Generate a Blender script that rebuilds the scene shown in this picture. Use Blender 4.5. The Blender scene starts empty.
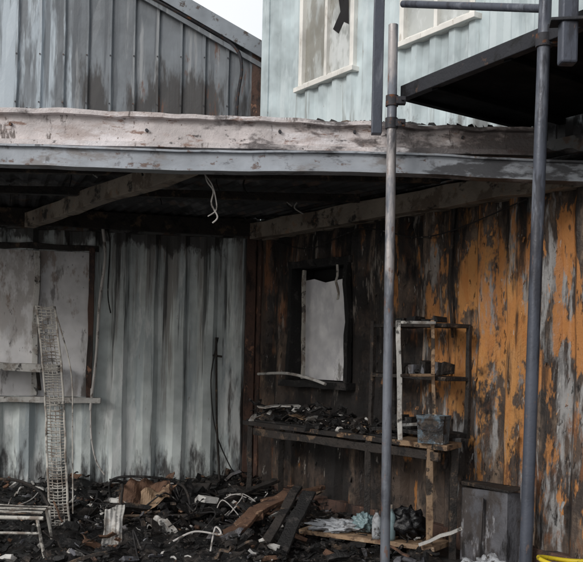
import bpy, math, random
from mathutils import Vector, Matrix, noise
random.seed(7)
R=random.random
def U(a,b): return a+(b-a)*random.random()
scene=bpy.context.scene
col=scene.collection
def S(r,g,b):
    f=lambda c:(c/255/12.92) if c<=10 else ((c/255+.055)/1.055)**2.4
    return (f(r),f(g),f(b),1)

# ---------------------------------------------------------------- materials
def M(name, base, layers=(), rough=.7, metal=0.0, bump=.25, bscale=40, wet=0, spec=.4):
    m=bpy.data.materials.new(name); m.use_nodes=True
    nt=m.node_tree; N=nt.nodes; L=nt.links
    for n in list(N): N.remove(n)
    out=N.new('ShaderNodeOutputMaterial'); b=N.new('ShaderNodeBsdfPrincipled')
    L.new(b.outputs[0],out.inputs[0])
    tc=N.new('ShaderNodeTexCoord')
    def noi(scale,seed,detail=3,rg=.6):
        mp=N.new('ShaderNodeMapping'); L.new(tc.outputs['Object'],mp.inputs[0])
        mp.inputs['Scale'].default_value=scale; mp.inputs['Location'].default_value=(seed*3.7,seed*1.3,seed*2.1)
        n=N.new('ShaderNodeTexNoise'); L.new(mp.outputs[0],n.inputs['Vector'])
        n.inputs['Scale'].default_value=1; n.inputs['Detail'].default_value=detail; n.inputs['Roughness'].default_value=rg
        return n.outputs[0]
    def math_(op,a,bv,clamp=False):
        n=N.new('ShaderNodeMath'); n.operation=op; n.use_clamp=clamp
        for i,v in enumerate((a,bv)):
            if isinstance(v,(int,float)): n.inputs[i].default_value=v
            else: L.new(v,n.inputs[i])
        return n.outputs[0]
    def mix(f,a,c):
        n=N.new('ShaderNodeMix'); n.data_type='RGBA'
        if isinstance(f,(int,float)): n.inputs[0].default_value=f
        else: L.new(f,n.inputs[0])
        if isinstance(a,tuple): n.inputs[6].default_value=a
        else: L.new(a,n.inputs[6])
        n.inputs[7].default_value=c
        return n.outputs[2]
    v=noi((3,3,3),11)
    dk=tuple(c*.72 for c in base[:3])+(1,); lt=tuple(min(1,c*1.15) for c in base[:3])+(1,)
    mr=N.new('ShaderNodeMapRange'); L.new(v,mr.inputs[0]); mr.inputs[1].default_value=.35; mr.inputs[2].default_value=.65
    c=mix(mr.outputs[0],dk,lt)
    for ly in layers:
        colr,sc,lo,hi,seed=ly[:5]; reg=ly[5] if len(ly)>5 else None; op=ly[6] if len(ly)>6 else 1
        val=noi(sc,seed,5,.68)
        if reg:
            cx,cz,rx,rz,st=reg
            mp=N.new('ShaderNodeMapping'); L.new(tc.outputs['Object'],mp.inputs[0])
            mp.inputs['Location'].default_value=(-cx/rx,0,-cz/rz); mp.inputs['Scale'].default_value=(1/rx,0,1/rz)
            ln=N.new('ShaderNodeVectorMath'); ln.operation='LENGTH'; L.new(mp.outputs[0],ln.inputs[0])
            d=math_('MINIMUM',ln.outputs['Value'],2.5)
            d=math_('SUBTRACT',1.0,d); d=math_('MULTIPLY',d,st)
            val=math_('ADD',val,d)
        mr=N.new('ShaderNodeMapRange'); mr.interpolation_type='SMOOTHSTEP'; L.new(val,mr.inputs[0])
        mr.inputs[1].default_value=lo; mr.inputs[2].default_value=hi; mr.inputs[3].default_value=0; mr.inputs[4].default_value=op
        c=mix(mr.outputs[0],c,colr)
    L.new(c,b.inputs['Base Color'])
    mr=N.new('ShaderNodeMapRange'); L.new(v,mr.inputs[0]); mr.inputs[1].default_value=.35; mr.inputs[2].default_value=.65
    mr.inputs[3].default_value=max(.05,rough-.18-wet); mr.inputs[4].default_value=min(1,rough+.15)
    L.new(mr.outputs[0],b.inputs['Roughness'])
    b.inputs['Metallic'].default_value=metal
    b.inputs['Specular IOR Level'].default_value=spec
    if bump>0:
        bn=noi((bscale,)*3,2,4,.7)
        bp=N.new('ShaderNodeBump'); bp.inputs['Strength'].default_value=bump; bp.inputs['Distance'].default_value=.02
        L.new(bn,bp.inputs['Height']); L.new(bp.outputs[0],b.inputs['Normal'])
    return m

SOOT_BLACK=S(30,28,28); DSOOT=S(16,16,17); ORANGE=S(190,136,80)
m_rwall=M('burnt_painted_steel',S(82,70,62),[
    (S(126,108,92),(5,5,1.8),.5,.60,1,None,.85),
    (S(54,47,44),(3.5,3.5,1.3),.47,.60,21,None,.9),
    (S(156,156,156),(8,8,1.4),.54,.64,2,(3.5,1.1,.8,1.3,.12),.85),
    (ORANGE,(4.2,4.2,2.0),.545,.60,3,(2.95,1.5,.52,.85,.16),.92),
    (S(182,124,70),(8,8,2.2),.57,.63,4,(2.9,1.7,1.5,1.1,.12),.85),
    (S(150,98,62),(8,8,1.4),.55,.66,8,(.4,1.9,1.1,.8,.05),.6),
    (S(116,78,52),(7,7,2.5),.57,.68,13,(3.4,.6,.7,.6,.1),.9),
    (SOOT_BLACK,(7,7,.55),.53,.62,5,None,.85),
    (SOOT_BLACK,(2.5,2.5,2.0),.48,.62,6,(1.2,.9,1.25,1.1,.18),.93),
    (DSOOT,(6,6,.9),.50,.64,9,(1.4,2.45,2.6,.45,.18),.88),
    (S(150,142,134),(12,12,1.8),.60,.67,17,(1.9,2.0,1.6,.9,.06),.7),
    (S(186,182,176),(24,24,5),.64,.70,7,None,.7),
    (DSOOT,(24,24,8),.59,.66,19,None,.8)],rough=.7,bump=.45,bscale=35)
m_bwall=M('scorched_pale_paint',S(188,195,194),[
    (S(160,169,172),(5,5,.7),.5,.62,1),
    (S(214,217,216),(4,4,.9),.52,.62,2,None,.8),
    (S(122,118,114),(8,8,.4),.55,.66,3,(2.6,2.2,1.8,.8,.1),.8),
    (S(118,92,76),(7,7,.8),.61,.69,12,(2.1,2.35,1.2,.35,.10),.6),
    (SOOT_BLACK,(14,14,.45),.58,.68,4,(3.0,2.2,1.4,1.1,.06),.8),
    (S(62,54,50),(5,5,.8),.52,.64,5,(3.5,1.3,.25,2.0,.2),.95),
    (S(54,50,48),(4,4,1.6),.53,.63,6,(2.4,2.5,2.6,.22,.22),.9),
    (S(52,50,50),(9,9,2.2),.44,.66,8,(2.4,-.05,4,.40,.2),.95),
    (S(120,100,86),(26,26,6),.66,.72,9,None,.7)],rough=.6,bump=.25)
m_teal=M('pale_teal_paint',S(186,198,201),[
    (S(202,212,214),(3,3,.8),.5,.6,1,None,.7),
    (S(124,124,118),(11,11,.6),.57,.69,3,(1.5,2.9,3.2,.6,.12),.7),
    (S(104,104,104),(4,4,3),.50,.64,5,(2.0,2.85,2.0,.32,.15),.8),
    (SOOT_BLACK,(3,3,2),.46,.58,15,(4.6,2.7,1.5,.5,.3),1),  # near-black patch on the wall below the deck
    (S(120,84,58),(30,30,9),.68,.74,9,None,.7)],rough=.45,bump=.08)
m_tealrail=M('teal_rail',S(96,96,94),[(S(84,66,54),(6,6,9),.50,.62,3),(SOOT_BLACK,(4,4,6),.46,.56,6,None,.95)],rough=.6)
m_shed=M('weathered_galvanised_sheet',S(116,121,126),[
    (S(172,182,190),(5,5,.7),.5,.62,1,(-3.25,4.5,.8,1.8,.2),.9),
    (S(84,88,93),(9,9,.4),.50,.62,2,None,.8),
    (S(150,152,154),(8,8,.5),.57,.67,3,None,.7),
    (S(54,50,48),(5,5,1.0),.50,.64,4,(-1.1,3.85,1.4,.35,.2),.85),
    (S(96,66,52),(8,8,2),.60,.68,5,(-.7,3.9,.8,.5,.12),.8)],rough=.55,metal=.1,bump=.1)
m_flash=M('grey_flashing',S(128,134,140),[(S(70,62,58),(8,8,8),.56,.66,4)],rough=.5,metal=.2,bump=.1)
m_rustpost=M('rusted_steel',S(84,64,56),[(S(48,41,39),(6,6,3),.48,.6,2),(S(136,100,80),(12,12,6),.58,.66,3)],rough=.85,bump=.5)
m_fascia=M('peeling_white_paint',S(206,198,197),[
    (S(170,157,153),(3,3,9),.5,.62,1,None,.8),
    (S(220,216,218),(2,2,6),.52,.6,11,None,.7),
    (S(122,88,70),(5,5,16),.59,.67,2,None,.8),
    (S(84,74,69),(13,13,4),.60,.68,3,None,.85),
    (S(64,58,58),(2.5,2.5,5),.50,.62,5,(1.5,2.7,1.7,.5,.14),.85),
    (SOOT_BLACK,(9,9,20),.62,.68,7,None,.8),(S(96,78,68),(40,40,30),.62,.68,8,None,.8)],rough=.6,bump=.35)
m_galv=M('galvanised_channel',S(158,163,170),[
    (S(126,121,119),(3,3,8),.5,.62,1,None,.8),(S(96,72,60),(12,12,20),.60,.67,2,None,.8),
    (S(50,48,50),(3,3,9),.53,.65,3,(1.6,2.5,1.6,.5,.12),.85),(S(64,60,60),(7,7,5),.58,.68,6,None,.7)],rough=.5,metal=.15,bump=.12)
m_ceiling=M('sooty_roof_sheet',S(66,66,68),[(S(122,122,124),(2,2,2),.5,.62,1,None,.7),(S(92,72,60),(4,4,4),.55,.65,2,None,.8),(DSOOT,(3,3,3),.53,.63,3,None,.7)],rough=.8,bump=.2)
m_joist=M('scorched_joist',S(150,139,126),[(S(98,84,72),(5,5,5),.5,.6,1,None,.8),(SOOT_BLACK,(5,5,7),.56,.66,2,None,.9),(S(156,116,86),(10,10,10),.6,.66,4,None,.5)],rough=.75,bump=.4)
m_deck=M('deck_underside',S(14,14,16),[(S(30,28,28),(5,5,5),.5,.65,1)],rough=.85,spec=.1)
m_deckedge=M('deck_edge_steel',S(40,41,46),[(S(20,20,22),(6,6,6),.48,.6,2),(S(84,66,56),(14,14,14),.62,.68,3)],rough=.6,metal=.2)
m_pole=M('galvanised_tube',S(108,112,120),[(S(172,166,164),(6,6,1.5),.48,.6,1,(.55,2.55,.4,.5,.15),.85),(S(66,66,72),(8,8,2),.50,.62,2,None,.75),(S(118,88,74),(22,22,8),.60,.67,5,None,.8)],rough=.5,metal=.3,bump=.15)
m_pole2=M('dark_galvanised_tube',S(76,80,90),[(S(116,120,128),(6,6,1.2),.56,.66,1,None,.7),(S(46,46,52),(8,8,2),.52,.62,2,None,.8),(S(110,92,84),(30,30,9),.63,.69,5,None,.8)],rough=.5,metal=.3,bump=.12)
m_clamp=M('clamp_steel',S(58,58,62),[(S(104,70,50),(20,20,20),.54,.62,2)],rough=.6,metal=.4)
m_black=M('charred_black',S(26,25,25),[(S(66,62,60),(9,9,9),.54,.62,1,None,.8)],rough=.65,bump=.8,bscale=50)
m_char=M('charred_timber',S(48,43,40),[(S(104,86,70),(6,6,6),.55,.64,1,None,.8),(DSOOT,(8,8,8),.5,.6,2,None,.8)],rough=.75,bump=.7)
m_wood=M('scorched_timber',S(144,120,96),[(S(88,68,54),(5,14,14),.5,.6,1,None,.85),(SOOT_BLACK,(5,5,5),.52,.59,2,None,.9),(S(180,162,138),(9,9,9),.6,.66,3,None,.7)],rough=.7,bump=.4)
m_bench=M('charred_worktop',S(138,114,90),[(S(92,70,54),(6,14,14),.5,.6,1,None,.85),(SOOT_BLACK,(7,7,7),.46,.56,2,(-.2,.77,.9,3,.2),.97),(SOOT_BLACK,(8,8,8),.57,.63,5,None,.9)],rough=.75,bump=.5)
m_brown=M('rusty_brown',S(102,76,60),[(S(64,48,41),(9,9,9),.5,.6,1),(S(156,126,102),(12,12,12),.58,.66,3)],rough=.85,bump=.6)
m_ash=M('ash_white',S(182,180,176),[(S(130,122,114),(8,8,8),.48,.6,1,None,.85),(SOOT_BLACK,(9,9,9),.54,.62,2,None,.85)],rough=.8,bump=.4)
m_white=M('dirty_white_metal',S(184,180,172),[(S(116,104,94),(14,14,9),.49,.6,1,None,.85),(S(54,50,47),(10,10,10),.55,.63,2,None,.85)],rough=.7,bump=.3)
m_board=M('pale_board',S(238,238,243),[(S(206,206,212),(3,3,2),.5,.62,1,None,.7),(S(130,126,122),(7,7,3),.58,.68,2,(1.0,1.12,.5,.15,.12),.8)],rough=.7,bump=.03)
m_winframe=M('pale_window_frame',S(220,218,212),[(S(170,162,150),(14,14,4),.56,.66,1,None,.7)],rough=.45,bump=.05)
m_blind=M('window_blind',S(172,175,172),[(S(130,126,116),(3,3,1.0),.5,.6,1,None,.8),(S(208,211,210),(2,2,.9),.54,.6,3,None,.8)],rough=.2,bump=0,spec=.8)
m_dark=M('painted_interior_dark',S(24,23,24),rough=.9,bump=0)  # near-black colour that paints the darkness of unlit interiors
m_tin=M('blue_grey_tin',S(84,98,108),[(S(62,54,48),(9,9,9),.48,.6,1),(S(140,150,156),(12,12,12),.6,.66,2),(SOOT_BLACK,(7,7,7),.54,.62,3)],rough=.6,metal=.2)
m_plastic=M('cloudy_plastic',S(122,142,146),[(S(66,70,70),(8,8,8),.52,.62,1)],rough=.3,bump=.1)
m_bag=M('black_plastic_bag',S(18,18,20),rough=.3,bump=.5,bscale=25)
m_cloth=M('pale_cloth',S(164,167,171),[(S(108,108,110),(8,8,8),.5,.62,1,None,.9),(S(60,56,54),(12,12,12),.55,.64,3)],rough=.85,bump=.4,bscale=22)
m_yellow=M('yellow_hose',S(208,184,40),[(S(130,110,40),(14,14,14),.56,.65,1)],rough=.5,bump=.05)
m_grey=M('grey_panel',S(100,100,105),[(S(66,60,57),(5,5,3),.47,.6,1,None,.9),(S(150,150,154),(8,8,3),.59,.67,2,None,.8),(SOOT_BLACK,(6,6,2),.52,.62,4,None,.85)],rough=.7,bump=.3)
m_ground=M('sooty_concrete',S(92,90,88),[(S(54,52,50),(.7,.7,.7),.45,.6,1),(S(26,25,25),(1.6,1.6,1.6),.5,.6,2,None,.85)],rough=.6,wet=.2,bump=.3)
m_cable=M('charred_cable',S(34,32,32),[(S(140,136,130),(14,14,8),.58,.66,1,None,.7)],rough=.8,bump=.1)
m_palecable=M('pale_cable',S(184,180,176),[(S(80,72,66),(16,16,9),.53,.62,1,None,.85)],rough=.7,bump=.1)

# ---------------------------------------------------------------- helpers
def empty(name,loc=(0,0,0),rz=0):
    e=bpy.data.objects.new(name,None); e.location=loc; e.rotation_euler=(0,0,rz); e.empty_display_size=.2; col.objects.link(e); return e
def mesh(name,v,f,mat,parent=None,smooth=False,midx=None):
    me=bpy.data.meshes.new(name); me.from_pydata([tuple(p) for p in v],[],f); me.update()
    for mm in (mat if isinstance(mat,(list,tuple)) else [mat]): me.materials.append(mm)
    if midx: me.polygons.foreach_set('material_index',midx)
    if smooth: me.polygons.foreach_set('use_smooth',[True]*len(me.polygons))
    o=bpy.data.objects.new(name,me); col.objects.link(o)
    if parent: o.parent=parent
    return o
BF=[(0,3,2,1),(4,5,6,7),(0,1,5,4),(1,2,6,5),(2,3,7,6),(3,0,4,7)]
def box(name,a,b,mat,parent=None,bevel=.004,jit=0):
    x0,y0,z0=a; x1,y1,z1=b
    v=[Vector(p) for p in ((x0,y0,z0),(x1,y0,z0),(x1,y1,z0),(x0,y1,z0),(x0,y0,z1),(x1,y0,z1),(x1,y1,z1),(x0,y1,z1))]
    if jit: v=[p+Vector((U(-jit,jit),U(-jit,jit),U(-jit,jit))) for p in v]
    o=mesh(name,v,BF,mat,parent)
    if bevel: 
        m=o.modifiers.new('bev','BEVEL'); m.width=bevel; m.segments=2; m.limit_method='ANGLE'
    return o
def beam(name,a,b,w,h,mat,parent=None,bevel=.004,up=(0,0,1),segs=1,warp=0,seed=0):
    a=Vector(a); b=Vector(b); d=(b-a).normalized(); up=Vector(up)
    if abs(d.dot(up))>.98: up=Vector((0,1,0))
    s=d.cross(up).normalized(); u=s.cross(d).normalized()
    v=[];f=[]
    for i in range(segs+1):
        t=i/segs; c=a.lerp(b,t)
        if warp: c=c+s*warp*noise.noise(Vector((t*3,seed,0)))+u*warp*noise.noise(Vector((t*3,seed,7)))
        ww=w; hh=h
        if warp: ww*=1+.25*noise.noise(Vector((t*9,seed,3))); hh*=1+.25*noise.noise(Vector((t*9,seed,5)))
        for q in ((-1,-1),(1,-1),(1,1),(-1,1)): v.append(c+s*ww/2*q[0]+u*hh/2*q[1])
    for i in range(segs):
        for k in range(4):
            k2=(k+1)%4; f.append((i*4+k,i*4+k2,i*4+4+k2,i*4+4+k))
    f.append((3,2,1,0)); n=segs*4; f.append((n,n+1,n+2,n+3))
    o=mesh(name,v,f,mat,parent)
    if bevel:
        m=o.modifiers.new('bev','BEVEL'); m.width=bevel; m.segments=2; m.limit_method='ANGLE'; m.angle_limit=math.radians(50)
    return o
def tube(name,pts,r,mat,parent=None,n=16,cap=True):
    pts=[Vector(p) for p in pts]; v=[];f=[]
    ref=Vector((.13,.2,.97)); ps=None
    for i,p in enumerate(pts):
        d=(pts[min(i+1,len(pts)-1)]-pts[max(i-1,0)]).normalized()
        if ps is None:
            rr=ref if abs(d.dot(ref))<.9 else Vector((1,.1,0))
            s=d.cross(rr).normalized()
        else:
            s=(ps-d*ps.dot(d)).normalized()
        ps=s; u=s.cross(d).normalized()
        for k in range(n):
            a=2*math.pi*k/n; v.append(p+(s*math.cos(a)+u*math.sin(a))*r)
    for i in range(len(pts)-1):
        for k in range(n):
            k2=(k+1)%n; f.append((i*n+k,i*n+k2,(i+1)*n+k2,(i+1)*n+k))
    if cap: f.append(tuple(range(n))[::-1]); f.append(tuple((len(pts)-1)*n+k for k in range(n)))
    o=mesh(name,v,f,mat,parent,smooth=True)
    m=o.modifiers.new('es','EDGE_SPLIT'); m.split_angle=math.radians(50)
    return o
def spline(pts,n=8):
    P=[Vector(p) for p in pts]; P=[P[0]]+P+[P[-1]]; out=[]
    for i in range(1,len(P)-2):
        for k in range(n):
            t=k/n; a,b,c,d=P[i-1],P[i],P[i+1],P[i+2]
            out.append(.5*((2*b)+(c-a)*t+(2*a-5*b+4*c-d)*t*t+(3*b-a-3*c+d)*t**3))
    out.append(P[-2]); return out
def corr(name,x0,x1,z0,z1,mat,parent,pitch=.278,depth=.036,holes=(),ztop=None,y=0,prof='trap',dent=.006,nz=14,seed=0):
    if prof=='trap': pr=[(0,0),(.30,0),(.46,1),(.78,1),(1,0)]
    else: pr=[(0,1),(.06,0),(.14,0),(.2,1),(.6,1),(1,1)]
    def yp(x):
        q=((x-x0)/pitch)%1
        for (a,ya),(b,yb) in zip(pr,pr[1:]):
            if a<=q<=b: return depth*(ya+(yb-ya)*(q-a)/(b-a))
        return depth
    xs=set()
    k=0
    while x0+k*pitch<x1:
        for a,_ in pr[:-1]:
            xx=x0+(k+a)*pitch
            if xx<x1: xs.add(round(xx,5))
        k+=1
    xs|={x0,x1}; zs={z0+(z1-z0)*i/nz for i in range(nz+1)}
    for h in holes: xs|={h[0],h[1]}; zs|={h[2],h[3]}
    xs=sorted(xs); zs=sorted(zs); v=[];f=[]
    for z in zs:
        for x in xs:
            zz=z
            if ztop: 
                t=(z-z0)/(z1-z0); zz=z0+(ztop(x)-z0)*t
            e=1 if (z0<z<z1) else .2
            dx=dent*e*.8*noise.noise(Vector((x*2.1,zz*1.7,seed+9)))
            dy=dent*e*(noise.noise(Vector((x*1.3,zz*1.1,seed)))*1.6+noise.noise(Vector((x*5,zz*3,seed+3)))*.7)
            v.append((x+dx,y+yp(x)+dy,zz))
    nx=len(xs)
    for j in range(len(zs)-1):
        for i in range(nx-1):
            cx=(xs[i]+xs[i+1])/2; cz=(zs[j]+zs[j+1])/2
            if any(h[0]<cx<h[1] and h[2]<cz<h[3] for h in holes): continue
            f.append((j*nx+i,j*nx+i+1,(j+1)*nx+i+1,(j+1)*nx+i))
    return mesh(name,v,f,mat,parent)
def extr_x(name,prof,x0,x1,mat,parent,segs=1,fn=None):
    v=[];f=[];n=len(prof)
    for i in range(segs+1):
        x=x0+(x1-x0)*i/segs
        for (yy,zz) in prof:
            p=(x,yy,zz); v.append(fn(p) if fn else p)
    for i in range(segs):
        for k in range(n):
            k2=(k+1)%n; f.append((i*n+k,(i+1)*n+k,(i+1)*n+k2,i*n+k2))
    f.append(tuple(range(n))); f.append(tuple(segs*n+k for k in range(n))[::-1])
    return mesh(name,v,f,mat,parent)
def window(parent,tag,x0,x1,z0,z1,fm,pane_mats,y=-.012,broken=False):
    w=.040
    box(tag+'_sill',(x0-.05,y-.03,z0-.03),(x1+.05,y+.07,z0+.012),fm,parent)
    box(tag+'_head',(x0-.03,y,z1-.03),(x1+.03,y+.07,z1+.03),fm,parent)
    box(tag+'_jamb_1',(x0-.02,y+.002,z0+.014),(x0+w-.01,y+.068,z1-.032),fm,parent)
    box(tag+'_jamb_2',(x1-w+.01,y+.002,z0+.014),(x1+.02,y+.068,z1-.032),fm,parent)
    xm=(x0+x1)/2
    box(tag+'_mullion',(xm-.018,y+.006,z0+.014),(xm+.018,y+.064,z1-.032),fm,parent)
    box(tag+'_sash_rail',(x0+w-.008,y+.02,z0+.014),(xm-.02,y+.055,z0+.045),fm,parent)
    box(tag+'_sash_rail_2',(xm+.02,y+.02,z0+.014),(x1-w+.008,y+.055,z0+.045),fm,parent)
    xa,xb=x0+w-.012,xm-.016
    mesh(tag+'_pane_1',[(xa,y+.045,z0),(xb,y+.045,z0),(xb,y+.045,z1),(xa,y+.045,z1)],[(0,1,2,3)],pane_mats[0],parent)
    xa,xb=xm+.016,x1-w+.012
    mesh(tag+'_pane_2',[(xa,y+.04,z0),(xb,y+.04,z0),(xb,y+.04,z1),(xa,y+.04,z1)],[(0,1,2,3)],pane_mats[1],parent)
    if broken:
        sh_=[(.05,.42),(.13,.36),(.20,.44),(.27,.40),(.26,.62),(.28,.86),(.17,.92),(.20,.74),(.12,.66),(.15,.54)]
        pts=[(xa+q[0],y+.036,z0+q[1]) for q in sh_]
        c=(xa+.19,y+.036,z0+.58)
        n=len(pts); mesh(tag+'_dark_hole_patch',[c]+pts,[(0,1+k,1+(k+1)%n) for k in range(n)],m_dark,parent)  # dark patch on the pane paints the unlit room; no opening is cut
def clamp(name,c,r,mat,parent,axis='z'):
    x,y,z=c
    tube(name+'_ring',[(x,y,z-.03),(x,y,z+.03)],r+.009,mat,parent)
    box(name+'_lug',(x+r*.5,y-.03,z-.022),(x+r+.05,y+.012,z+.022),mat,parent)
    tube(name+'_bolt',[(x+r+.03,y-.055,z),(x+r+.03,y+.03,z)],.008,mat,parent,n=8)
def cable(name,pts,r,mat,parent=None,n=7): return tube(name,spline(pts,7),r,mat,parent,n=n)

# ---------------------------------------------------------------- ground
mesh('ground',[(-300,-300,0),(300,-300,0),(300,300,0),(-300,300,0)],[(0,1,2,3)],m_ground)

RA=math.atan2(-.823,.568)
# ---------------------------------------------------------------- lower right container
rc=empty('shipping_container',(-.33,8.6,0),RA)
corr('corrugated_side',.06,6.0,.14,2.43,m_rwall,rc,depth=.058,holes=[(.6,1.4,1.13,2.13)],dent=.022,nz=22,seed=1)
box('top_rail',(0,-.012,2.43),(6.06,.06,2.58),m_joist,rc)
box('bottom_rail',(0,-.012,0),(6.06,.06,.14),m_rustpost,rc)
box('corner_post_1',(-.06,-.016,0),(.06,.1,2.6),m_rustpost,rc)
box('corner_post_2',(6.0,-.016,0),(6.12,.1,2.6),m_rustpost,rc)
box('roof_sheet',(0,.07,2.55),(6.06,2.4,2.6),m_tealrail,rc)
box('rear_wall',(0,2.36,0),(6.06,2.4,2.54),m_tealrail,rc)
box('end_wall_1',(.0,.11,0),(.04,2.35,2.54),m_rwall,rc)
box('end_wall_2',(6.02,.11,0),(6.06,2.35,2.54),m_rwall,rc)
fr=m_black
box('window_reveal_1',(.585,.0,1.12),(.615,.2,2.14),fr,rc)
box('window_reveal_2',(1.385,.0,1.12),(1.415,.2,2.14),fr,rc)
box('window_reveal_top',(.62,.0,2.12),(1.38,.2,2.15),fr,rc)
box('window_reveal_bottom',(.62,.0,1.10),(1.38,.2,1.13),fr,rc)
mesh('window_dark_sheet',[(.6,.21,1.1),(1.4,.21,1.1),(1.4,.21,2.15),(.6,.21,2.15)],[(0,1,2,3)],m_dark,rc)  # dark sheet painted as the unlit space behind the opening
beam('window_jamb_1',(.59,-.02,1.10),(.6,-.02,2.16),.05,.06,fr,rc,segs=10,warp=.025,seed=3)
beam('window_jamb_2',(1.42,-.02,1.10),(1.41,-.02,2.16),.05,.05,fr,rc,segs=10,warp=.025,seed=4)
beam('window_head',(.56,-.02,2.16),(1.46,-.02,2.15),.06,.06,fr,rc,segs=10,warp=.03,seed=5)
beam('window_sill',(.5,-.03,1.10),(1.5,-.03,1.10),.12,.06,fr,rc,segs=10,warp=.02,seed=6)
v=[(.60,.09,1.14),(1.375,.09,1.14),(1.375,.09,1.98),(1.2,.09,2.01),(.95,.09,1.99),(.78,.09,2.03),(.62,.09,2.02)]
mesh('window_board',v,[tuple(range(7))],m_board,rc)
beam('window_inner_stile',(.72,.03,1.14),(.71,.03,2.11),.03,.03,m_white,rc,segs=8,warp=.01,seed=8)
beam('hanging_frame_strip',(1.27,-.03,2.12),(1.30,-.04,1.82),.025,.012,m_white,rc,segs=6,warp=.03,seed=9)
pv=[];pf=[]
for i in range(240):
    t=U(.1,5.6); z=U(.3,2.4); w=U(.006,.03); h=U(.015,.08); y0=.0; n=len(pv)
    if .5<t<1.5 and 1.0<z<2.35: continue
    pv+= [(t,y0,z),(t+w,y0,z+U(-.01,.01)),(t+w*U(.4,1.2),y0-U(.005,.03),z-h),(t+U(-.01,.01),y0-U(.003,.02),z-h*U(.6,1))]
    pf.append((n,n+1,n+2,n+3))
mesh('peeling_paint',pv,pf,m_rwall,rc)
cable('sagging_wire_1',[(.3,-.03,2.4),(.9,-.05,2.28),(1.6,-.04,2.38),(2.4,-.05,2.24),(3.3,-.04,2.40)],.005,m_cable,rc)
cable('sagging_wire_2',[(.95,-.03,2.42),(.93,-.04,2.2),(1.0,-.05,2.12)],.005,m_cable,rc)
cable('conduit',[(2.62,-.02,2.42),(2.6,-.03,1.9),(2.64,-.03,1.5)],.010,m_char,rc)

# ---------------------------------------------------------------- lower back container
BA=math.atan2(.17,.985); bx,by=-.33-3.5*.985,8.6-3.5*.17
bc=empty('shipping_container.001',(bx,by,0),BA)
corr('corrugated_side',-.9,3.48,.12,2.45,m_bwall,bc,holes=[(.85,1.93,.92,2.26)],dent=.014,nz=20,seed=4,depth=.048)
box('top_rail',(-1,-.01,2.45),(3.5,.06,2.58),m_tealrail,bc)
box('light_leak_strip',(-1.2,-.03,2.582),(3.5,.06,2.68),m_black,bc)  # added strip, blocks sky light leaking between roof sheets and rail
box('bottom_rail',(-1,-.01,0),(3.5,.06,.12),m_tealrail,bc)
box('roof_sheet',(-1,.07,2.55),(3.5,2.4,2.6),m_tealrail,bc)
box('rear_wall',(-1,2.36,0),(3.5,2.4,2.54),m_tealrail,bc)
box('end_wall_1',(-1,.07,0),(-.96,2.35,2.54),m_tealrail,bc)
box('end_wall_2',(3.46,.07,0),(3.5,2.35,2.54),m_tealrail,bc)
box('corner_post',(3.38,-.02,0),(3.47,.05,2.5),m_rustpost,bc)
mesh('window_panel',[(.85,.035,.92),(1.93,.035,.92),(1.93,.035,2.26),(.85,.035,2.26)],[(0,1,2,3)],
     M('scorched_window_panel',S(206,205,206),[(S(160,155,152),(4,4,1.5),.5,.6,1,None,.8),(S(124,102,86),(7,7,3),.56,.66,2,(1.6,2.15,.6,.35,.12),.7),(S(96,91,89),(7,7,2),.56,.66,3,None,.75),(SOOT_BLACK,(14,14,6),.61,.67,5,None,.8)],rough=.5,bump=.15),bc)
for nm,a,b,mm in (('window_jamb_2',(1.94,-.01,.88),(1.94,-.01,2.3),m_rustpost),('window_jamb_1',(.85,-.01,.88),(.85,-.01,2.3),m_brown),('window_mullion',(1.45,-.003,.93),(1.45,-.003,2.25),m_ash)):
    beam(nm,a,b,.05,.07,mm,bc,segs=10,warp=.012,seed=len(nm))
beam('window_head',(.8,-.01,2.29),(2.0,-.01,2.29),.06,.05,m_char,bc,segs=10,warp=.02,seed=2)
beam('window_sill',(.7,-.04,.89),(2.05,-.04,.89),.12,.05,m_ash,bc,segs=10,warp=.012,seed=3)
ws=empty('wall_shelf',(bx,by,0),BA)
beam('shelf_board',(.6,-.16,1.20),(1.68,-.16,1.18),.26,.07,m_ash,ws,segs=10,warp=.01,seed=5)
beam('bracket_1',(1.5,-.03,.98),(1.5,-.26,1.15),.03,.02,m_char,ws)
beam('bracket_2',(.8,-.03,.98),(.8,-.26,1.15),.03,.02,m_char,ws)
e=empty('hanging_cable',(bx,by,0),BA)
cable('cord',[(2.03,-.05,2.5),(2.06,-.06,2.2),(2.02,-.07,1.8),(2.0,-.06,1.3),(1.97,-.08,.95),(1.96,-.09,.8)],.014,m_palecable,e)
cable('cord_2',[(1.96,-.05,1.0),(1.97,-.1,.6),(2.02,-.12,.35),(2.1,-.15,.22)],.008,m_palecable,e)
cable('cord_3',[(2.06,-.03,2.5),(2.10,-.03,2.35),(2.09,-.03,1.9),(2.12,-.03,1.7)],.006,m_cable,e)
e=empty('leaning_rod',(bx,by,0),BA)
tube('shaft',[(3.1,-.06,1.5),(3.12,-.08,.7),(3.16,-.2,.02)],.011,m_char,e,n=8)
tube('cross_handle',[(3.07,-.06,1.33),(3.16,-.06,1.32)],.010,m_char,e,n=8)
cable('loose_wire',[(3.12,-.05,1.5),(3.06,-.06,1.1),(3.12,-.08,.6),(3.3,-.15,.2)],.006,m_cable,e)

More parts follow.
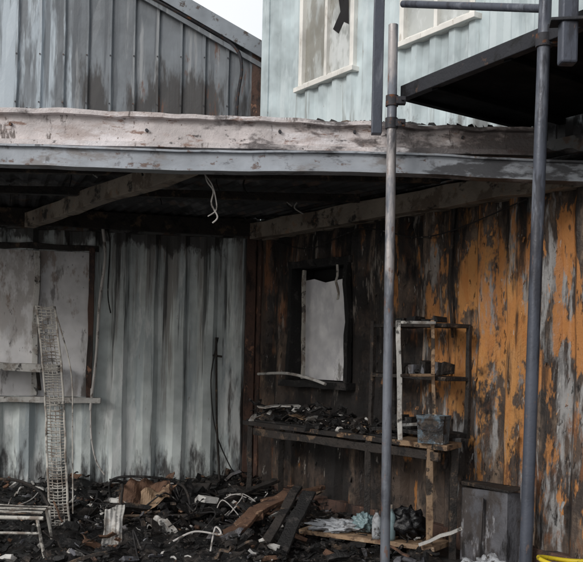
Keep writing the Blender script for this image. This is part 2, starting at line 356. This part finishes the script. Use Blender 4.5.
# ---------------------------------------------------------------- upper right container
uc=empty('shipping_container.002',(-.33,8.6,0),RA)
WZ=3.74
corr('corrugated_side',.1,6.0,2.76,5.18,m_teal,uc,pitch=.2,depth=.036,holes=[(.62,1.37,WZ,4.78),(1.98,2.74,WZ,4.78)],dent=.006,nz=16,seed=12,y=.0)
box('top_rail',(.0,-.012,5.18),(6.06,.06,5.3),m_teal,uc)
box('bottom_rail',(.0,-.012,2.62),(6.06,.06,2.76),m_tealrail,uc)
box('corner_post_1',(-.02,-.014,2.62),(.1,.1,5.3),m_teal,uc)
box('corner_post_2',(6.0,-.014,2.62),(6.1,.1,5.3),m_teal,uc)
box('roof_sheet',(0,.07,5.24),(6.06,2.4,5.29),m_teal,uc)
box('rear_wall',(0,2.36,2.62),(6.06,2.4,5.23),m_teal,uc)
box('end_wall_1',(.0,.11,2.62),(.04,2.35,5.23),m_teal,uc)
box('end_wall_2',(6.02,.11,2.62),(6.06,2.35,5.23),m_teal,uc)
window(uc,'window_a',.62,1.37,WZ,4.78,m_winframe,(m_blind,m_blind),broken=True)
window(uc,'window_b',1.98,2.74,WZ+.03,4.78,m_winframe,(m_blind,m_blind))

# ---------------------------------------------------------------- upper left shed
sh=empty('corrugated_metal_shed',(0,9.0,0),0)
zt=lambda x:(4.33+.55*(-.3-x)) if x>-3.6 else (4.33+.55*3.3)+.55*(x+3.6)
corr('gable_wall',-6.6,-.45,2.62,5,m_shed,sh,pitch=.235,depth=.028,ztop=zt,prof='rib',dent=.012,nz=8,seed=20)
box('corner_column',(-.46,-.03,2.62),(-.29,.12,4.36),m_rustpost,sh)
def slab(name,xa,za,xb,zb,y0,y1,th,mat):
    v=[(xa,y0,za),(xb,y0,zb),(xb,y1,zb),(xa,y1,za),(xa,y0,za+th),(xb,y0,zb+th),(xb,y1,zb+th),(xa,y1,za+th)]
    return mesh(name,v,BF,mat,sh)
slab('roof_slope_right',-3.6,zt(-3.6)+.02,-.2,zt(-.2)+.02,-.1,5,.05,m_flash)
slab('verge_flashing',-3.6,zt(-3.6)-.09,-.2,zt(-.2)-.09,-.125,-.103,.17,m_flash)
slab('verge_trim_lower',-3.6,zt(-3.6)-.17,-.3,zt(-.3)-.17,-.06,-.03,.05,m_shed)
slab('roof_slope_left',-6.9,zt(-6.9),-3.61,zt(-3.61)+.02,-.1,5,.05,m_flash)
box('side_wall',(-.44,.13,2.62),(-.4,5,4.36),m_shed,sh)
box('rear_wall',(-6.6,4.9,2.62),(-.46,4.95,4.0),m_shed,sh)
cable('conduit',[(-.62,-.05,2.7),(-.6,-.05,3.8),(-.56,-.06,4.2),(-.66,-.07,4.42),(-1.0,-.07,4.62),(-1.6,-.07,4.93)],.016,m_clamp,sh)
sv=[];sf=[]
for k in range(26):
    x=-6.6+k*.235+.024
    for z in (3.82,4.3):
        if z<zt(x)-.2:
            n=len(sv)
            for q in range(6): sv.append((x+.009*math.cos(q),-.012,z+.009*math.sin(q)))
            sf.append(tuple(n+q for q in range(6)))
mesh('roof_screws',sv,sf,m_clamp,sh)

# ---------------------------------------------------------------- canopy
cp=empty('canopy_roof')
def fz(p):
    x,y,z=p
    w=.008*noise.noise(Vector((x*1.7,0,1)))+ (.014*noise.noise(Vector((x*6,z*4,2))) if z>2.7 else 0)
    if z>2.66: z-= .085*max(0,(x+3.8)/5.6)*(z-2.6)/.2
    return (x,y+.018*noise.noise(Vector((x*1.2,z*3,5)))+.006*noise.noise(Vector((x*7,z*9,5))),z+w)
prof=[(5.38,2.83),(5.52,2.83),(5.52,2.575),(5.375,2.575),(5.375,2.605),(5.42,2.612),(5.42,2.70),(5.42,2.79),(5.38,2.795)]
extr_x('front_fascia_channel',prof[::-1],-4.2,1.45,m_fascia,cp,segs=110,fn=fz)
def fz2(p):
    x,y,z=p; return (x,y+.012*noise.noise(Vector((x*1.1,0,15))),z+.02*noise.noise(Vector((x*.7,0,25)))+.004*noise.noise(Vector((x*5,0,5)))-(.03*max(0,(x-.8))))
prof=[(5.33,2.562),(5.45,2.562),(5.45,2.44),(5.335,2.44),(5.335,2.452),(5.355,2.455),(5.355,2.548),(5.33,2.55)]
extr_x('gutter_channel',prof[::-1],-4.2,1.78,m_galv,cp,segs=70,fn=fz2)
for i,x in enumerate([-3.4,-2.9,-1.72,-.9,-.1,.35,1.0]):
    tube('fascia_bolt_%d'%i,[(x,5.40,2.68+.01*(i%3)),(x,5.425,2.68+.01*(i%3))],.010,m_clamp,cp,n=8)
C=[Vector((-4.2,5.46,2.635)),Vector((1.80,5.46,2.63)),Vector((-.30,8.56,2.63)),Vector((-4.2,8.2,2.63))]
v=[];f=[];NU,NV=150,10
for j in range(NV+1):
    for i in range(NU+1):
        a=C[0].lerp(C[1],i/NU); b=C[3].lerp(C[2],i/NU); p=a.lerp(b,j/NV)
        q=i%4; p.z+= (.0 if q in(0,1) else .018)+.015*noise.noise(Vector((p.x*1.5,p.y*1.5,3))); v.append(p)
for j in range(NV):
    for i in range(NU): n=j*(NU+1)+i; f.append((n,n+1,n+NU+2,n+NU+1))
mesh('roof_sheets',v,f,m_ceiling,cp)
beam('joist_1',(-.63,5.47,2.50),(-2.37,8.05,2.50),.09,.13,m_joist,cp,segs=14,warp=.015,seed=1)
beam('joist_2',(-2.7,5.47,2.50),(-4.0,7.6,2.50),.09,.13,m_joist,cp,segs=8,warp=.015,seed=2)
beam('wall_plate',(1.68,5.56,2.50),(-.38,8.45,2.50),.09,.15,m_joist,cp,segs=14,warp=.012,seed=3)
beam('back_plate',(-3.9,7.86,2.54),(-.36,8.47,2.54),.06,.15,m_char,cp,segs=14,warp=.012,seed=4)
beam('purlin_1',(-4.0,6.9,2.57),(.5,6.95,2.57),.06,.06,m_char,cp,segs=14,warp=.02,seed=5)
beam('purlin_2',(-4.0,6.2,2.58),(1.0,6.2,2.58),.05,.05,m_char,cp,segs=14,warp=.02,seed=6)
for k in range(34):
    x=U(-3.2,.6); y=U(5.7,8)
    if (Vector((x+.33,y-8.6,0))).dot(Vector((-.823,-.568,0)))<.1: continue
    l=U(.03,.16); cable('hanging_shred_%d'%k,[(x,y,2.62),(x+U(-.03,.03),y,2.62-l*.5),(x+U(-.06,.06),y,2.62-l)],U(.003,.007),random.choice((m_char,m_black,m_ash)),cp,n=5)
tv=[];tf=[]
for i in range(160):
    x=U(-4,1.3); w=U(.01,.06); n=len(tv); z=2.83-.085*(x+3.8)/5.6
    tv+=[(x,5.40,z-.015),(x+w,5.40,z-.015),(x+w*.8,5.43,z+U(-.005,.014)),(x+w*.2,5.43,z+U(-.005,.014))]; tf.append((n,n+1,n+2,n+3))
mesh('roof_edge_grit',tv,tf,m_char,cp)
e=empty('dangling_wire')
cable('strand_1',[(-.57,5.6,2.5),(-.55,5.6,2.42),(-.51,5.6,2.36),(-.52,5.6,2.28),(-.48,5.6,2.2),(-.51,5.6,2.16)],.005,m_palecable,e)
cable('strand_2',[(-.60,5.6,2.5),(-.52,5.58,2.4),(-.49,5.58,2.3),(-.49,5.6,2.24),(-.54,5.6,2.20)],.004,m_palecable,e)

# ---------------------------------------------------------------- balcony
T=Vector((.568,-.823,0)); Nn=Vector((-.823,-.568,0)); P0=Vector((-.33,8.6,0))
def P(t,d=0,z=0): return P0+T*t+Nn*d+Vector((0,0,z))
bl=empty('balcony')
oa=Vector((.62,5.25,0)); ob=oa+Vector((.488,-.873,0))*2.9; wa=P(3.28,.02); wb=P(6.05,.02)
def prism(name,pts,z0,z1,mat,parent):
    n=len(pts); v=[(p[0],p[1],z0) for p in pts]+[(p[0],p[1],z1) for p in pts]
    f=[tuple(range(n)),tuple(range(n,2*n))[::-1]]+[(k,k+n,(k+1)%n+n,(k+1)%n) for k in range(n)]
    return mesh(name,v,f,mat,parent)
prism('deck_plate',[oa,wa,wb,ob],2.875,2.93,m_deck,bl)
Z=lambda p,z:Vector((p[0],p[1],z))
beam('edge_channel_outer',Z(oa,2.89),Z(ob,2.89),.05,.08,m_deckedge,bl)
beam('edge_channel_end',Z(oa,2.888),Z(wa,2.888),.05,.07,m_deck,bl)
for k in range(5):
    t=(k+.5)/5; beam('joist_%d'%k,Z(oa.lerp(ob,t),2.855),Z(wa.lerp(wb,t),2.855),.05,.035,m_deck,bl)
tube('guard_rail',[(1.15,4.27,3.02),(.60,5.22,3.40)],.020,m_pole2,bl)
tube('guard_rail_top',[(.50,5.3,3.95),(2.0,2.7,3.95)],.024,m_pole2,bl)
box('rail_post_1',(.44,5.27,2.66),(.50,5.33,4.0),m_pole2,bl)
box('hanging_post',(1.16,3.97,2.67),(1.235,4.04,4.0),m_pole2,bl,bevel=.01)
beam('base_plate',(1.12,4.02,2.86),(1.28,3.99,2.86),.10,.016,m_deckedge,bl)

# ---------------------------------------------------------------- scaffold poles
p1=empty('scaffold_pole')
tube('tube',[(.568,5.2,0),(.556,5.2,1.6),(.545,5.2,3.27)],.028,m_pole,p1,n=24)
clamp('clamp_a',(.547,5.2,2.83),.028,m_clamp,p1)
clamp('clamp_b',(.547,5.2,2.70),.028,m_clamp,p1)
box('foot_plate',(.49,5.12,.0),(.65,5.28,.012),m_clamp,p1)
p2=empty('scaffold_pole.001')
tube('tube',[(1.122,4.25,0),(1.142,4.25,1.6),(1.168,4.25,3.6)],.030,m_pole2,p2,n=24)
clamp('clamp_a',(1.158,4.25,2.86),.030,m_clamp,p2)
box('foot_plate',(1.05,4.17,.0),(1.2,4.33,.012),m_clamp,p2)

# ---------------------------------------------------------------- workbench
wbn=empty('workbench')
A=Vector((-.40,7.66,0)); Cc=Vector((1.02,5.83,0)); D=Vector((1.16,6.09,0)); E=Vector((-.02,7.98,0))
pts=[]
def edge(a,b,n,j):
    for k in range(n): 
        p=a.lerp(b,k/n); pts.append(p+Vector((U(-j,j),U(-j,j),0)))
edge(A,Cc,26,.014); edge(Cc,D,3,.004); edge(D,E,12,.01); edge(E,A,4,.01)
prism('worktop',pts,.75,.785,m_bench,wbn)
prism('charred_layer',[A.lerp(Cc,.02)+Vector((0,.03,0))]+[A.lerp(Cc,k/24)+Vector((U(-.0,.05),U(.0,.05),0)) for k in range(1,20)]+[D.lerp(E,.25)]+[E],.787,.80,m_black,wbn)
for nm,k,m in (('leg_1',.667,m_char),('leg_2',.93,m_wood),('leg_3',.03,m_char)):
    p=A.lerp(Cc,k)+Vector((.02,.03,0)); beam(nm,(p.x,p.y,0),(p.x,p.y,.749),.042,.042,m,wbn,segs=8,warp=.010,seed=k*9)
for nm,q in (('leg_4',D),('leg_5',E)):
    beam(nm,(q.x-.05,q.y-.03,0),(q.x-.05,q.y-.03,.749),.05,.05,m_char,wbn,segs=6,warp=.006,seed=2)
a=A.lerp(Cc,.05)+Vector((.03,.04,.70)); b=A.lerp(Cc,.97)+Vector((.01,.03,.70)); beam('apron',a,b,.03,.06,m_char,wbn,segs=10,warp=.01)
def heap(name,n,fn,size,mats,flat=.35,weights=None):
    v=[];f=[];mi=[]
    for i in range(n):
        c=Vector(fn()); s=size[0]*(size[1]/size[0])**(R()**1.6)
        l=s*U(.8,2.6); w=s*U(.3,1.1); h=s*U(.08,flat*1.3)
        Rm=Matrix.Rotation(U(0,6.28),3,'Z')@Matrix.Rotation(U(-.7,.7),3,'X')@Matrix.Rotation(U(-.6,.6),3,'Y')
        b=len(v); bend=U(-.3,.3)*s
        for st,tt in enumerate((-1,0,1)):
            for q in ((-1,-1),(1,-1),(1,1),(-1,1)):
                p=Vector((tt*l/2*U(.75,1.1),q[0]*w/2*U(.45,1.15),q[1]*h/2*U(.6,1.2)+(bend if tt==0 else 0))); v.append(c+Rm@p)
        k=random.choices(range(len(mats)),weights)[0]
        F=[(b+3,b+2,b+1,b),(b+8,b+9,b+10,b+11)]
        for s0 in (0,4):
            for q in range(4): q2=(q+1)%4; F.append((b+s0+q,b+s0+q2,b+s0+4+q2,b+s0+4+q))
        f+=F; mi+=[k]*len(F)
    return mesh(name,v,f,list(mats),None,midx=mi)
def bt():
    k=U(.03,.72); p=A.lerp(Cc,k)+Vector((.823,.568,0))*U(.02,.33); p.z=.80+.15*R()**2*(1 if k<.5 else .5); return p
heap('burnt_bench_clutter',480,bt,(.012,.085),(m_black,m_char,m_ash,m_wood),weights=(9,4,1.3,.5))
e=empty('curled_trim')
cable('strip',[(-.30,8.2,1.17),(-.05,7.85,1.19),(.15,7.5,1.16),(.28,7.3,1.12)],.013,m_ash,e)
cb=empty('charred_box')
box('body',(-.24,7.50,.80),(.06,7.68,.90),m_char,cb,jit=.02)
beam('lid',(-.27,7.46,.915),(.08,7.50,.93),.16,.012,m_ash,cb,segs=6,warp=.03,seed=3)
beam('lid_flap',(.02,7.42,.86),(.14,7.3,.83),.1,.008,m_wood,cb,segs=4,warp=.02,seed=6)
su=empty('shelf_unit',tuple(P(2.05,.05)),RA)
for i,z in enumerate((.83,1.22,1.585)):
    beam('shelf_%d'%i,(0,-.13,z),(.80,-.13,z-.01),.24,.028,m_char if i!=0 else m_black,su,segs=8,warp=.012,seed=i)
for i,(x,y) in enumerate(((.02,-.24),(.02,-.02),(.79,-.02))):
    beam('upright_%d'%i,(x,y,.80),(x,y,1.62-.02*i),.035,.03,m_char,su,segs=6,warp=.01,seed=i+5)
for k in range(9):
    x=U(.05,.7); box('burnt_tin_%d'%k,(x,-.2,1.235),(x+U(.03,.08),-.1,1.235+U(.03,.10)),random.choice((m_char,m_char,m_grey)),su,jit=.012)
for k in range(5):
    x=U(.05,.6); box('burnt_pot_%d'%k,(x,-.2,.845),(x+U(.05,.1),-.1,.845+U(.04,.12)),m_black,su,jit=.01)
for k in range(4):
    x=U(.05,.6); box('burnt_can_%d'%k,(x,-.2,1.6),(x+U(.05,.1),-.1,1.6+U(.02,.05)),m_black,su,jit=.01)
ld=empty('wooden_frame')
beam('stile_1',(.735,5.98,.80),(.712,6.05,1.60),.03,.035,m_ash,ld,segs=6,warp=.006,seed=1)
beam('stile_2',(.985,6.12,.80),(.955,6.14,1.61),.024,.028,m_wood,ld,segs=6,warp=.006,seed=2)
for i,z in enumerate((.90,1.23,1.585)):
    beam('rung_%d'%i,(.73,6.0,z),(.97,6.12,z+.005),.03,.020,m_ash if i!=1 else m_wood,ld)
tn=empty('storage_tin',(.955,5.98,.787),-.5)
v=[];f=[]
for z,s in ((0,.88),(.15,.93),(.165,1.0),(.185,1.0),(.185,.9),(.03,.8)):
    for q in ((-1,-1),(1,-1),(1,1),(-1,1)): v.append((q[0]*.098*s,q[1]*.07*s,z))
for r in range(5):
    for k in range(4): f.append((r*4+k,r*4+(k+1)%4,(r+1)*4+(k+1)%4,(r+1)*4+k))
f.append((3,2,1,0)); f.append((20,21,22,23))
mesh('body',v,f,m_tin,tn)
tube('handle',spline([(-.09,-.075,.14),(-.06,-.095,.10),(.06,-.095,.10),(.09,-.075,.14)],5),.003,m_clamp,tn,n=6)
lb=empty('low_shelf_board')
prism('board',[(.08,6.44),(.97,5.93),(1.12,6.15),(.9,6.5),(.35,6.95)],.075,.105,m_wood,lb)
box('batten_1',(.15,6.45,0),(.22,6.7,.074),m_char,lb); box('batten_2',(.82,6.06,0),(.9,6.3,.074),m_char,lb)
def lumpy(name,c,r,mat,parent=None,amp=.25,freq=2.2,seed=0,n=24):
    v=[];f=[]
    for j in range(n+1):
        th=math.pi*j/n
        for i in range(n*2):
            ph=math.pi*i/n; d=Vector((math.sin(th)*math.cos(ph),math.sin(th)*math.sin(ph),math.cos(th)))
            k=1+amp*(noise.noise(d*freq+Vector((seed,0,0)))+.5*noise.noise(d*freq*2.7+Vector((seed,4,0)))-.6*abs(noise.noise(d*freq*1.6+Vector((seed,9,3)))))
            z=c[2]+d.z*r[2]*k; v.append((c[0]+d.x*r[0]*k,c[1]+d.y*r[1]*k,max(z,c[2]-r[2]*.8)))
    m=n*2
    for j in range(n):
        for i in range(m): f.append((j*m+i,(j+1)*m+i,(j+1)*m+(i+1)%m,j*m+(i+1)%m))
    return mesh(name,v,f,mat,parent,smooth=True)
lumpy('garbage_bag',(.83,6.18,.2),(.13,.11,.11),m_bag,None,.4,2.5,3)
lumpy('crumpled_cloth',(.36,6.42,.14),(.2,.12,.045),m_cloth,None,.6,3,5)
lumpy('crumpled_cloth.001',(.54,6.38,.17),(.08,.09,.07),m_plastic,None,.5,3,6)
def bottle(name,x,y,z,r,h,mat,cap):
    b=empty(name,(x,y,z)); n=18; pr=[(0,0),(r*.9,0),(r,.02),(r,h*.62),(r*.85,h*.72),(r*.4,h*.85),(r*.35,h*.92)]
    v=[];f=[]
    for q,zz in pr:
        for i in range(n): a=6.2832*i/n; v.append((q*math.cos(a),q*math.sin(a),zz))
    for j in range(len(pr)-1):
        for i in range(n): f.append((j*n+i,j*n+(i+1)%n,(j+1)*n+(i+1)%n,(j+1)*n+i))
    mesh('body',v,f,mat,b,smooth=True); tube('cap',[(0,0,h*.9),(0,0,h)],r*.42,cap,b)
bottle('plastic_bottle',.70,6.13,.106,.035,.24,m_plastic,m_white)
bottle('plastic_bottle.001',.61,6.17,.106,.032,.2,m_cloth,m_tin)
heap('board_clutter',70,lambda:(lambda k,s:(.15+k*.75+s*.1,6.42-k*.42+s*.2,.115+.03*R()))(R(),R()),(.01,.05),(m_black,m_char,m_ash,m_brown),weights=(6,4,2,1))

# ---------------------------------------------------------------- right corner stuff
gp=empty('grey_cabinet',tuple(P(2.98,.06)),RA)
box('panel',(-.05,-.14,.0),(.36,-.0,.50),m_grey,gp,jit=.02); box('panel_door',(0.0,-.17,.03),(.17,-.142,.44),m_grey,gp,jit=.012); box('lip',(-.06,-.145,.512),(.37,.0,.525),m_char,gp,jit=.012)
beam('pulled_off_sheet',(.42,-.06,.0),(.44,-.03,.62),.08,.02,m_grey,gp,segs=8,warp=.04,seed=4)
lumpy('crumpled_bag',(1.17,5.30,.07),(.16,.14,.11),m_cloth,None,.7,2.4,8)
e=empty('yellow_hose')
pts=[]
for i in range(120):
    a=i*.26; r=.15+.03*math.sin(i*.37); pts.append((1.52+r*math.cos(a),4.80+r*math.sin(a)*.8,.13+.02+i*.0012+.012*math.sin(a*2.3)))
tube('coil',pts,.012,m_yellow,e,n=8)
box('crate',(1.32,4.62,0),(1.74,4.98,.13),m_grey,e,jit=.01)

# ---------------------------------------------------------------- left rack, chair
rk=empty('wire_rack')
tp=Vector((-1.95,6.85,1.68)); bt_=Vector((-1.72,6.6,.06)); W=Vector((.13,.03,0))
def rp(t,s): 
    p=tp.lerp(bt_,t)+W*s; p.x+=.016*math.sin(t*5)+.006*noise.noise(Vector((t*14,s*3,1))); p.y+=.02*noise.noise(Vector((t*9,s*3,5))); return p
for s,nm in ((0,'rail_1'),(1,'rail_2'),(.25,'mid_wire_1'),(.5,'mid_wire_2'),(.75,'mid_wire_3')):
    tube(nm,[rp(k/30,s) for k in range(31)],.009 if s in(0,1) else .004,m_white,rk,n=7)
for k in range(74):
    t=k/73; tube('rung_%d'%k,[rp(t,0),rp(min(1,t+U(-.006,.01)),.5)+Vector((0,-.01,0)),rp(t,1)],.0048,m_white,rk,n=5)
cable('loose_strand',[rp(.02,1),rp(.3,1.5),rp(.6,1.4),rp(.95,1.2)],.005,m_white,rk)
ch=empty('garden_chair',(-1.66,5.66,0),.12)
for i,yy in enumerate((0,.38)):
    tube('seat_rail_%d'%i,[(-.55,yy,.30),(.12,yy,.285)],.013,m_white,ch,n=10)
for i in range(8):
    y=.04+i*.043; beam('slat_%d'%i,(-.5,y,.315),(.1,y,.302),.022,.008,m_white if i%3 else m_char,ch,segs=6,warp=.012,seed=i)
for i,(x,y,dx) in enumerate(((-.45,0,-.05),(.08,0,.06),(-.45,.38,-.05),(.08,.38,.06))):
    tube('leg_%d'%i,[(x,y,.29),(x+dx,y,.0)],.011,m_white,ch,n=10)
tube('stretcher',[(-.5,0,.2),(.1,0,.19)],.009,m_white,ch,n=8)
cable('bent_back',[(-.5,.38,.3),(-.48,.44,.42),(-.2,.5,.46),(.0,.47,.4),(.1,.38,.3)],.011,m_char,ch)

# ---------------------------------------------------------------- debris field
v=[];f=[];NX,NY=150,110
def hgt(x,y):
    h=.10*max(0,noise.noise(Vector((x*1.6,y*1.6,1)))+.25)+.07*abs(noise.noise(Vector((x*5,y*5,4))))+.035*noise.noise(Vector((x*14,y*14,2)))
    h+= .10*math.exp(-((x+.9)**2/.5+(y-6.9)**2/.6))
    c=Vector((x+.33,y-8.6,0)).dot(Vector((.17,-.985,0))); h+=.10*math.exp(-(c/.35)**2)
    edge=min(1,max(0,(y-4.6)/.8)); return max(-.01,h*edge)
for j in range(NY+1):
    for i in range(NX+1):
        x=-3.9+4.9*i/NX; y=4.4+4.2*j/NY
        v.append((x,y,hgt(x,y)))
def inside(x,y):
    a=Vector((x+.33,y-8.6,0)); b=a.dot(Nn); c=a.dot(Vector((.17,-.985,0))); return b>.02 and c>.015
for j in range(NY):
    for i in range(NX):
        n=j*(NX+1)+i; p=v[n]; q=v[n+NX+2]
        if inside(p[0],p[1]) and inside(q[0],q[1]): f.append((n,n+1,n+NX+2,n+NX+1))
m_heap=M('wet_ash_heap',S(28,27,27),[(S(60,55,52),(7,7,7),.52,.62,1,None,.9),(S(110,104,98),(20,20,20),.6,.66,2,None,.8)],rough=.5,wet=.25,bump=1.0,bscale=30)
mesh('ash_heap',v,f,m_heap,None,smooth=True)
def db():
    while True:
        x=U(-3.6,.9); y=U(4.9,8.55)
        if inside(x,y): break
    return (x,y,hgt(x,y)+U(0,.05))
heap('charred_debris',4200,db,(.008,.075),(m_black,m_char,m_ash,m_brown,m_grey),weights=(10,6,1.0,1.0,1.8),flat=.5)
def db2():
    x=random.gauss(-.75,.45); y=random.gauss(6.9,.35)
    return (x,y,hgt(x,y)+U(0,.16))
heap('charred_debris.001',240,db2,(.03,.17),(m_black,m_char,m_ash,m_brown),weights=(9,6,1.0,1.2),flat=.25)
sticks=empty('burnt_sticks')
for k in range(60):
    x,y,z=db(); l=U(.12,.5); a=U(0,6.28); beam('stick_%d'%k,(x,y,z+.02),(x+l*math.cos(a),y+l*.6*math.sin(a)-.1,z+U(.0,.16)),U(.008,.03),U(.006,.02),random.choice((m_char,m_black,m_char,m_ash,m_brown)),sticks,segs=4,warp=.03,seed=k,bevel=0)
wires=empty('tangled_wires')
for k in range(34):
    x,y,z=db2() if k%2 else db(); p=[(x,y,z+.04)]
    for q in range(4): x+=U(-.16,.16); y=min(8.1,y+U(-.12,.12)); p.append((x,y,max(.02,hgt(x,y)+U(.0,.2))))
    cable('wire_%d'%k,p,U(.003,.007),random.choice((m_cable,m_cable,m_cable,m_palecable)),wires,n=5)
beam('wooden_plank',(-.44,6.1,.12),(.02,6.95,.30),.12,.028,m_brown,None,segs=10,warp=.03,seed=1)
beam('wooden_plank.001',(-.18,5.95,.03),(.07,6.5,.40),.07,.025,m_char,None,segs=8,warp=.02,seed=2)
beam('wooden_plank.002',(-.06,5.9,.03),(.15,6.4,.38),.10,.022,m_black,None,segs=8,warp=.02,seed=3)
beam('wooden_plank.003',(-.75,6.5,.16),(-.1,7.4,.32),.07,.03,m_char,None,segs=8,warp=.03,seed=5)
beam('wooden_plank.004',(-.20,6.9,.22),(.28,7.2,.30),.06,.03,m_brown,None,segs=8,warp=.03,seed=6)
def sheet(name,o,du,dv,nu,nv,amp,freq,mat,cr=.03,seed=0):
    o=Vector(o);du=Vector(du);dv=Vector(dv);nn=du.cross(dv).normalized();v=[];f=[]
    for j in range(nv+1):
        for i in range(nu+1):
            p=o+du*(i/nu)+dv*(j/nv)
            if i in(0,nu): p+=du*.08*noise.noise(p*15)
            if j in(0,nv): p+=dv*.12*noise.noise(p*17)
            p+=nn*(amp*math.sin(freq*i/nu*6.283)+cr*noise.noise(p*6+Vector((seed,0,0)))+cr*.4*noise.noise(p*17+Vector((seed,0,0)))); v.append(p)
    for j in range(nv):
        for i in range(nu): n=j*(nu+1)+i; f.append((n,n+1,n+nu+2,n+nu+1))
    ob=mesh(name,v,f,mat,None); m=ob.modifiers.new('s','SOLIDIFY'); m.thickness=.004; return ob
sheet('crumpled_metal_sheet',(-1.24,6.0,.02),(.12,.04,.0),(.0,.12,.27),24,14,.006,4,m_ash,.08,1)
sheet('crumpled_metal_sheet.001',(-.98,6.25,.12),(.3,-.25,-.06),(.05,.09,.05),24,8,.003,1,m_ash,.10,3)
sheet('crumpled_metal_sheet.002',(-.55,5.9,.08),(.22,.08,.02),(.03,.14,.06),16,8,.003,1,m_grey,.09,9)
bc2=empty('burnt_armchair',(-1.02,6.75,.05),.3)
o=sheet('cushion_shell',(-.28,-.16,.10),(.40,.08,.10),(.06,.26,.16),22,16,.01,1.5,m_brown,.10,5); o.parent=bc2
o=sheet('cushion_stuffing',(-.12,-.2,.16),(.22,.04,.06),(.03,.14,.09),14,10,.01,1.5,m_wood,.10,6); o.parent=bc2
for i,dx in enumerate((-.26,.24)):
    tube('arm_frame_%d'%i,spline([(dx,-.25,0),(dx,-.24,.2),(dx*.9,-.1,.3),(dx*.8,.2,.26),(dx*.8,.3,.05)],6),.011,m_char,bc2,n=8)
tube('back_hoop',spline([(-.26,.2,.1),(-.3,.1,.32),(-.1,.05,.36),(.2,.08,.3),(.3,.15,.1)],6),.010,m_black,bc2,n=8)
tube('front_rail',[(-.26,-.24,.12),(.24,-.24,.11)],.011,m_char,bc2,n=8)
tr=empty('burnt_bicycle_tyre',(-.5,6.65,.12))
tube('hoop',[( .22*math.cos(a*.25),.19*math.sin(a*.25),.03+.05*math.sin(a*.25)) for a in range(26)],.018,m_black,tr,n=8,cap=False)

# ---------------------------------------------------------------- world, sun, camera
w=bpy.data.worlds.new('World'); scene.world=w; w.use_nodes=True
nt=w.node_tree; bg=nt.nodes['Background']
sky=nt.nodes.new('ShaderNodeTexSky'); sky.sky_type='NISHITA'; sky.sun_disc=False
EL=math.radians(26); AZ=math.radians(226)
sky.sun_elevation=EL; sky.sun_rotation=AZ; sky.dust_density=4; sky.air_density=1.2
mx=nt.nodes.new('ShaderNodeMix'); mx.data_type='RGBA'
tc=nt.nodes.new('ShaderNodeTexCoord'); no=nt.nodes.new('ShaderNodeTexNoise'); no.inputs['Scale'].default_value=2.5
nt.links.new(tc.outputs['Generated'],no.inputs['Vector'])
cr=nt.nodes.new('ShaderNodeMapRange'); cr.inputs[1].default_value=.3; cr.inputs[2].default_value=.7; cr.inputs[3].default_value=.75; cr.inputs[4].default_value=.95
nt.links.new(no.outputs[0],cr.inputs[0]); nt.links.new(cr.outputs[0],mx.inputs[0])
nt.links.new(sky.outputs[0],mx.inputs[6]); mx.inputs[7].default_value=(8.9,9.0,9.2,1)
nt.links.new(mx.outputs[2],bg.inputs[0]); bg.inputs[1].default_value=.125
sd=bpy.data.lights.new('sun','SUN'); sd.energy=1.5; sd.angle=math.radians(18); sd.color=(1,.98,.95)
so=bpy.data.objects.new('sun',sd); col.objects.link(so)
sdir=Vector((math.sin(AZ)*math.cos(EL),math.cos(AZ)*math.cos(EL),math.sin(EL)))
so.rotation_euler=sdir.to_track_quat('Z','Y').to_euler(); so.location=sdir*20

cd=bpy.data.cameras.new('camera'); cam=bpy.data.objects.new('camera',cd); col.objects.link(cam); scene.camera=cam
cd.sensor_width=36; cd.lens=900/583*36; cd.shift_y=74/583; cd.clip_end=1000; cd.clip_start=.05
cam.matrix_world=Matrix.Translation((0,0,1.35))@Matrix.Rotation(math.radians(90),4,'X')@Matrix.Rotation(math.radians(1.3),4,'Z')
scene.view_settings.view_transform='Standard'; scene.view_settings.look='None'; scene.view_settings.exposure=0
